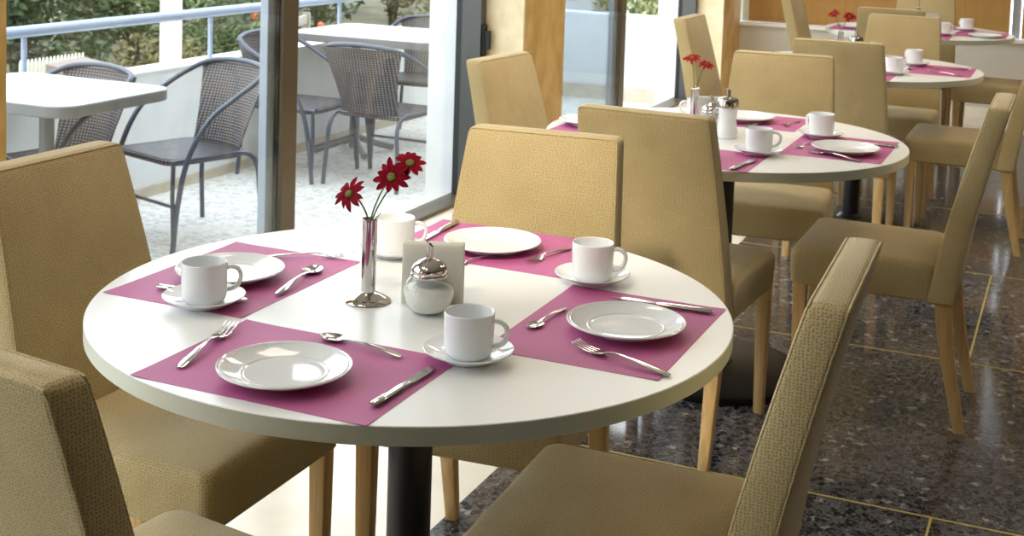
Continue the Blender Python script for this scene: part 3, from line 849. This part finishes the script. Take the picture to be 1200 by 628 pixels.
flower('red daisy standing higher, left of the two in the second vase', (V2[0]-.003, V2[1], V2[2]-.003), (V2[0]-.020, V2[1]+.02, V2[2]+.088), (-.1, -.45, .9), .030, 'petal_far', 11, False)
flower('red daisy standing lower, right of the two in the second vase', (V2[0]+.003, V2[1], V2[2]-.003), (V2[0]+.026, V2[1]+.02, V2[2]+.072), (.3, -.4, .9), .026, 'petal_far', 13, False)
V3 = (-1.02, 6.235, ZT0+.1455)
flower('red daisy of the third table, leaning left', (V3[0]-.003, V3[1], V3[2]-.003), (V3[0]-.036, V3[1]-.01, V3[2]+.082), (-.2, -.6, .7), .030, 'petal_far', 17, False)
flower('red daisy of the third table, leaning right over the chair back', (V3[0]+.003, V3[1], V3[2]-.003), (V3[0]+.034, V3[1]+.01, V3[2]+.070), (.2, -.6, .7), .034, 'petal_far', 19, True)
V4 = (-.895, 8.25, ZT0+.1455)
flower('red daisy on a leafy stem in the vase of the farthest table', (V4[0], V4[1], V4[2]-.003), (V4[0]+.004, V4[1], V4[2]+.12), (0, -.3, .9), .03, 'petal_far', 23, True)

# sugar dispensers
def make_jar(label):
    t = thing('sugar_dispenser', label, 'sugar dispenser', (0, 0, 0), 0, 'sugar dispensers')
    outer = [(0, 0), (.022, 0), (.026, .002), (.034, .010), (.0392, .022), (.0405, .033), (.0385, .044), (.033, .054), (.0275, .060), (.0262, .066)]
    inner = [(.0246, .066), (.026, .060), (.0315, .0535), (.037, .0435), (.0388, .033), (.0377, .0228), (.0325, .0115), (.025, .0045), (0, .0040)]
    obj('glass_bowl', lathe(bm_new(), outer+inner, 40), 'jar', t)
    obj('sugar', lathe(bm_new(), [(0, .0045), (.0245, .005), (.0320, .0118), (.0371, .0230), (.0383, .033), (.0375, .039), (.02, .043), (0, .040)], 36), 'sugar', t)
    obj('lid', lathe(bm_new(), [(.0275, .058), (.0285, .058), (.0290, .0605), (.0285, .063), (.0275, .064), (.0285, .0665), (.0278, .071), (.024, .077), (.016, .0825), (.0082, .0855), (.0062, .087), (0, .087)], 40), 'chrome', t)
    bm = bm_new(); n = 16; secs = []
    for z, tilt in ((.084, 0), (.098, 0), (.108, .9)):
        secs.append([(.0058*math.cos(2*PI*k/n), .0058*math.sin(2*PI*k/n), z+.0058*tilt*math.cos(2*PI*k/n)*-1) for k in range(n)])
    for z, tilt in ((.108, .9), (.090, 0)):
        secs.append([(.0046*math.cos(2*PI*k/n), .0046*math.sin(2*PI*k/n), z+.0046*tilt*math.cos(2*PI*k/n)*-1) for k in range(n)])
    obj('spout', loft(bm, secs), 'chrome', t)
    return t
j0 = make_jar('round glass sugar dispenser with steel lid before the napkins on the front table'); j0.location = (-.985, 1.957, ZT0); j0.rotation_euler = (0, 0, R0); j0.scale = (1.1, 1.1, 1.1)
dup(j0, (-1.037, 3.99, ZT0), R0, 'glass sugar dispenser with steel lid left of the white shaker on the second table')
def make_shaker(label):
    t = thing('sugar_shaker', label, 'sugar shaker', (0, 0, 0), 0, 'tall sugar shakers')
    obj('body', lathe(bm_new(), [(0, 0), (.030, 0), (.033, .003), (.0335, .012), (.0305, .03), (.0275, .05), (.0275, .07), (.0300, .09), (.0310, .100), (0, .100)], 36), 'china', t)
    obj('collar', lathe(bm_new(), [(.0305, .094), (.0325, .095), (.0328, .115), (.0300, .121), (.014, .126), (.009, .128), (0, .128)], 36), 'chrome', t)
    bm = bm_new(); n = 14
    loft(bm, [[(r*math.cos(2*PI*k/n), r*math.sin(2*PI*k/n), z-ti*math.cos(2*PI*k/n)) for k in range(n)] for r, z, ti in ((.0085, .124, 0), (.0080, .142, 0), (.0080, .152, .006), (.0062, .150, .006), (.006, .132, 0))])
    obj('pourer', bm, 'chrome', t)
    return t
s0 = make_shaker('tall white sugar shaker with steel pourer on the second table'); s0.location = (-.972, 3.935, ZT0); s0.rotation_euler = (0, 0, R0)
dup(s0, (-.955, 6.28, ZT0), R0, 'tall white sugar shaker on the third table, its pourer above the chair back')

# napkins
def make_napkins(label):
    t = thing('napkin_stack', label, 'napkins', (0, 0, 0), 0, 'stacks of paper napkins')
    w, h = .106, .103
    for i in range(7):
        d = -.016+.0048*i
        bm = bm_new(); secs = []
        sh = .0015*math.sin(i*2.1)
        for z, k in ((0, .0018), (.006, .0022), (h*.5, .0022), (h-.006, .0021), (h-.001+sh, .0012)):
            secs.append([(x+sh, y+d+.010*(z/h)**2*(1-i/7), z) for x, y in rr(w, 2*k, k*.9, 3)])
        loft(bm, secs); obj('napkin', bm, 'paper', t)
    return t
n0 = make_napkins('white paper napkins standing upright behind the glass dispenser on the front table'); n0.location = (-1.008, 2.018, ZT0); n0.rotation_euler = (0, 0, R0)
dup(n0, (-1.05, 4.065, ZT0), R0, 'white paper napkins standing behind the glass dispenser of the second table')
dup(n0, (-.872, 6.24, ZT0), R0+1.2, 'white paper napkins standing on the third table beside the near chair back')
dup(n0, (-.84, 8.36, ZT0), R0, 'white paper napkins standing on the farthest table')

# ------------------------------------------------------------------ garden planting
for args in (
 ('dense dark bush beyond the fence at the upper left of the window', -9.6, 9.9, 2.1, .78, 'leaf_dark', 3200, .07, 2, 2),
 ('dark bush with an orange blossom left of the white column', -9.6, 11.65, 2.2, .80, 'leaf_mid', 3400, .07, 3, 3),
 ('dark green bush behind and right of the white column', -9.6, 13.45, 2.1, .82, 'leaf_dark', 3400, .07, 6, 0),
 ('dark bush behind the window stile', -9.6, 15.5, 2.2, .80, 'leaf_dark', 3200, .07, 15, 0),
 ('brownish bush behind the far balcony table', -9.6, 17.6, 2.1, .80, 'leaf_olive', 3200, .07, 8, 4),
 ('pale leafy bush beyond the far balcony table, before the white strip', -9.6, 19.7, 2.1, .80, 'leaf_pale', 3200, .07, 7, 0),
 ('low olive bush just left of the white column', -7.3, 9.25, .95, .42, 'leaf_olive', 2200, .04, 4, 0),
 ('narrow clipped olive hedge plant right of the white column', -7.3, 10.1, 1.5, .32, 'leaf_mid', 2600, .04, 5, 2),
 ('bright green bush above the white partition in the second window', -5.2, 16.6, 2.0, .8, 'leaf_pale', 2400, .07, 10, 0),
 ('tall mid green bush far behind the left end of the railing', -12.6, 12.6, 2.9, 1.15, 'leaf_mid', 3400, .10, 13, 0),
 ('tall dark bush far behind the white column', -12.6, 15.2, 2.9, 1.15, 'leaf_dark', 3400, .10, 12, 0),
 ('tall dark bush far behind the window stile', -12.6, 17.8, 2.9, 1.15, 'leaf_mid', 3400, .10, 14, 0),
 ('tall dark bush far behind the far balcony table', -12.6, 20.5, 2.9, 1.2, 'leaf_dark', 3400, .10, 16, 0),
 ('tall bush far off behind the pale leafy bush', -12.4, 23.2, 2.9, 1.2, 'leaf_mid', 3400, .10, 17, 0)):
    bush(args[0], *args[1:5], args[5], args[6], args[7], seed=args[8], blossoms=args[9])
pf = thing('picket_fence', 'pale picket fence in the garden at the far left', 'fence', (-8.3, 9.0, GZ), 0)
for i in range(18):
    bm = loft(bm_new(), [[(x, y+.045*i-.4, z) for x, y in ((-.008, -.012*s), (.008, -.012*s), (.008, .012*s), (-.008, .012*s))] for z, s in ((0, 1), (.62, 1), (.66, .1))]); obj('picket', bm, 'fence', pf, False)
for z in (.15, .45): obj('fence_rail', box(.008, .022, -.42, .39, z, z+.03), 'fence', pf, False)
sh = thing('garden_shed', 'low grey-brown shed roof in the garden left of the white column', 'shed', (-7.0, 8.05, GZ), .2)
obj('shed_wall', box(-.2, .2, -.2, .2, 0, .72), 'bench', sh, False)
bm = loft(bm_new(), [[(x, y, z) for x, z in ((-.27, .72), (.27, .68), (.27, .71), (-.27, .80))] for y in (-.27, .27)]); obj('shed_roof', bm, 'roof', sh, False)
bn = thing('garden_bench', 'grey slatted bench in the garden behind the window stile', 'bench', (-7.2, 11.25, GZ), math.radians(20))
for k in range(4): obj('slat', box(-.02, .02, -.35, .35, .45+.13*k, .54+.13*k, .004), 'bench', bn)
for k in range(3): obj('slat', box(.04+.13*k, .14+.13*k, -.35, .35, .40, .43, .004), 'bench', bn)
for y in (-.3, .3):
    bm = box(-.04, .04, y-.03, y+.03, 0, .95); add_box(bm, .3, .38, y-.03, y+.03, 0, .40); add_box(bm, .0, .38, y-.03, y+.03, .36, .40); obj('bench_end', bm, 'bench', bn)
fp = thing('flower_pot', 'terracotta pot of orange flowers just beyond the railing by the window stile', 'flower pot', (-6.2, 10.3, GZ))
obj('pot', lathe(bm_new(), [(0, 0), (.14, 0), (.2, .34), (.22, .34), (.22, .40), (.19, .40), (.18, .36), (0, .36)], 28), 'terracotta', fp)
rng = random.Random(4); bm = bm_new(); foliage(bm, 0, 0, .66, .26, .26, .34, 700, .05, rng); obj('leaves', bm, 'leaf_mid', fp, False)
bm = bm_new()
for i in range(9):
    a = rng.uniform(0, 2*PI); bmesh.ops.create_icosphere(bm, subdivisions=1, radius=.035, matrix=Matrix.Translation((.24*math.cos(a), .24*math.sin(a), rng.uniform(.5, 1.0))))
obj('blossoms', bm, 'orange', fp)
# neighbouring white house end seen through the second window
nh = thing('white_house', 'white house wall beyond the balcony partition in the second window', 'house', (-7.3, 17.9, GZ))
obj('wall', box(-1.3, 1.3, 0, .5, 0, 4.0), 'white_wall', nh, False)
obj('ledge', box(-1.34, 1.34, -.04, .54, 1.15, 1.21), 'sill', nh, False)

# ------------------------------------------------------------------ light and camera
w = bpy.data.worlds.new('World'); sc.world = w; w.use_nodes = True
nt = w.node_tree; L = nt.links.new
bg = nt.nodes['Background']
tc = N(nt, 'ShaderNodeTexCoord'); sp_ = N(nt, 'ShaderNodeSeparateXYZ'); L(tc.outputs['Generated'], sp_.inputs[0])
r = ramp(nt, [(.0, (.55, .56, .52, 1)), (.5, (1.0, 1.0, 1.0, 1)), (.62, (.95, .98, 1.0, 1)), (1, (.80, .90, 1.0, 1))])
mr = N(nt, 'ShaderNodeMapRange'); mr.inputs[1].default_value = -1; mr.inputs[2].default_value = 1
L(sp_.outputs['Z'], mr.inputs[0]); L(mr.outputs[0], r.inputs['Fac']); L(r.outputs['Color'], bg.inputs['Color'])
bg.inputs['Strength'].default_value = 5.0

def area(name, loc, size, energy, col=(1, .95, .88)):
    l = bpy.data.lights.new(name, 'AREA'); l.shape = 'RECTANGLE'; l.size, l.size_y = size; l.energy = energy; l.color = col
    o = bpy.data.objects.new(name, l); C.objects.link(o); o.location = loc; return o
for x, y, e in ((-1.75, .75, 9), (-1.75, 2.9, 8), (-1.75, 4.9, 19), (-1.75, 6.9, 19), (.7, 4.3, 11), (.7, 6.4, 14), (.7, 8.4, 11)):
    area('overhead_fill', (x, y, 2.88), (.6, .6), e, (1, .88, .70))  # unseen warm fill lights, added overhead to brighten the interior

def spot(loc, aim, energy, cone, col=(1, .89, .70)):  # added spot without a fixture, aimed to brighten a single chair back
    l = bpy.data.lights.new('chair_fill_spot', 'SPOT'); l.energy = energy; l.spot_size = math.radians(cone); l.spot_blend = .9; l.shadow_soft_size = .12; l.color = col
    o = bpy.data.objects.new('chair_fill_spot', l); C.objects.link(o); o.location = loc
    o.rotation_euler = (Vector(aim)-Vector(loc)).to_track_quat('-Z', 'Y').to_euler(); return o
spot((-1.0, .55, 2.86), (-1.14, 2.70, .78), 370, 24)
spot((-1.0, 2.6, 2.86), (-.98, 4.74, .80), 90, 34)
spot((.7, 3.5, 2.86), (-1.76, 4.04, .80), 230, 18)

cam = bpy.data.cameras.new('Camera'); co = bpy.data.objects.new('Camera', cam); C.objects.link(co); sc.camera = co
F, CY, YAW, PITCH, ROLL, HC = 1540.414, 10.4058, -.4088, -.0811, .0324, 1.45
cam.sensor_fit = 'HORIZONTAL'; cam.sensor_width = 36; cam.lens = F/1200*36
cam.shift_y = -(314-CY)/1200
cam.clip_start = .05; cam.clip_end = 200
fwd = Vector((math.sin(YAW)*math.cos(PITCH), math.cos(YAW)*math.cos(PITCH), math.sin(PITCH)))
right = Vector((math.cos(YAW), -math.sin(YAW), 0)); up = right.cross(fwd)
Rv = math.cos(ROLL)*right+math.sin(ROLL)*up; Uv = -math.sin(ROLL)*right+math.cos(ROLL)*up
mtx = Matrix((Rv, Uv, -fwd)).transposed().to_4x4(); mtx.translation = (0, 0, HC)
co.matrix_world = mtx
cam.dof.use_dof = True; cam.dof.focus_distance = 2.0; cam.dof.aperture_fstop = 14

vs = sc.view_settings
sc.display_settings.display_device = 'sRGB'
vs.view_transform = 'Standard'; vs.look = 'None'; vs.exposure = 0.05; vs.gamma = 1; vs.use_curve_mapping = False
sc.cycles.use_denoising = True
sc.cycles.max_bounces = 10; sc.cycles.diffuse_bounces = 6; sc.cycles.glossy_bounces = 5; sc.cycles.transparent_max_bounces = 16
sc.cycles.caustics_reflective = False; sc.cycles.caustics_refractive = False
sc.cycles.sample_clamp_indirect = 6
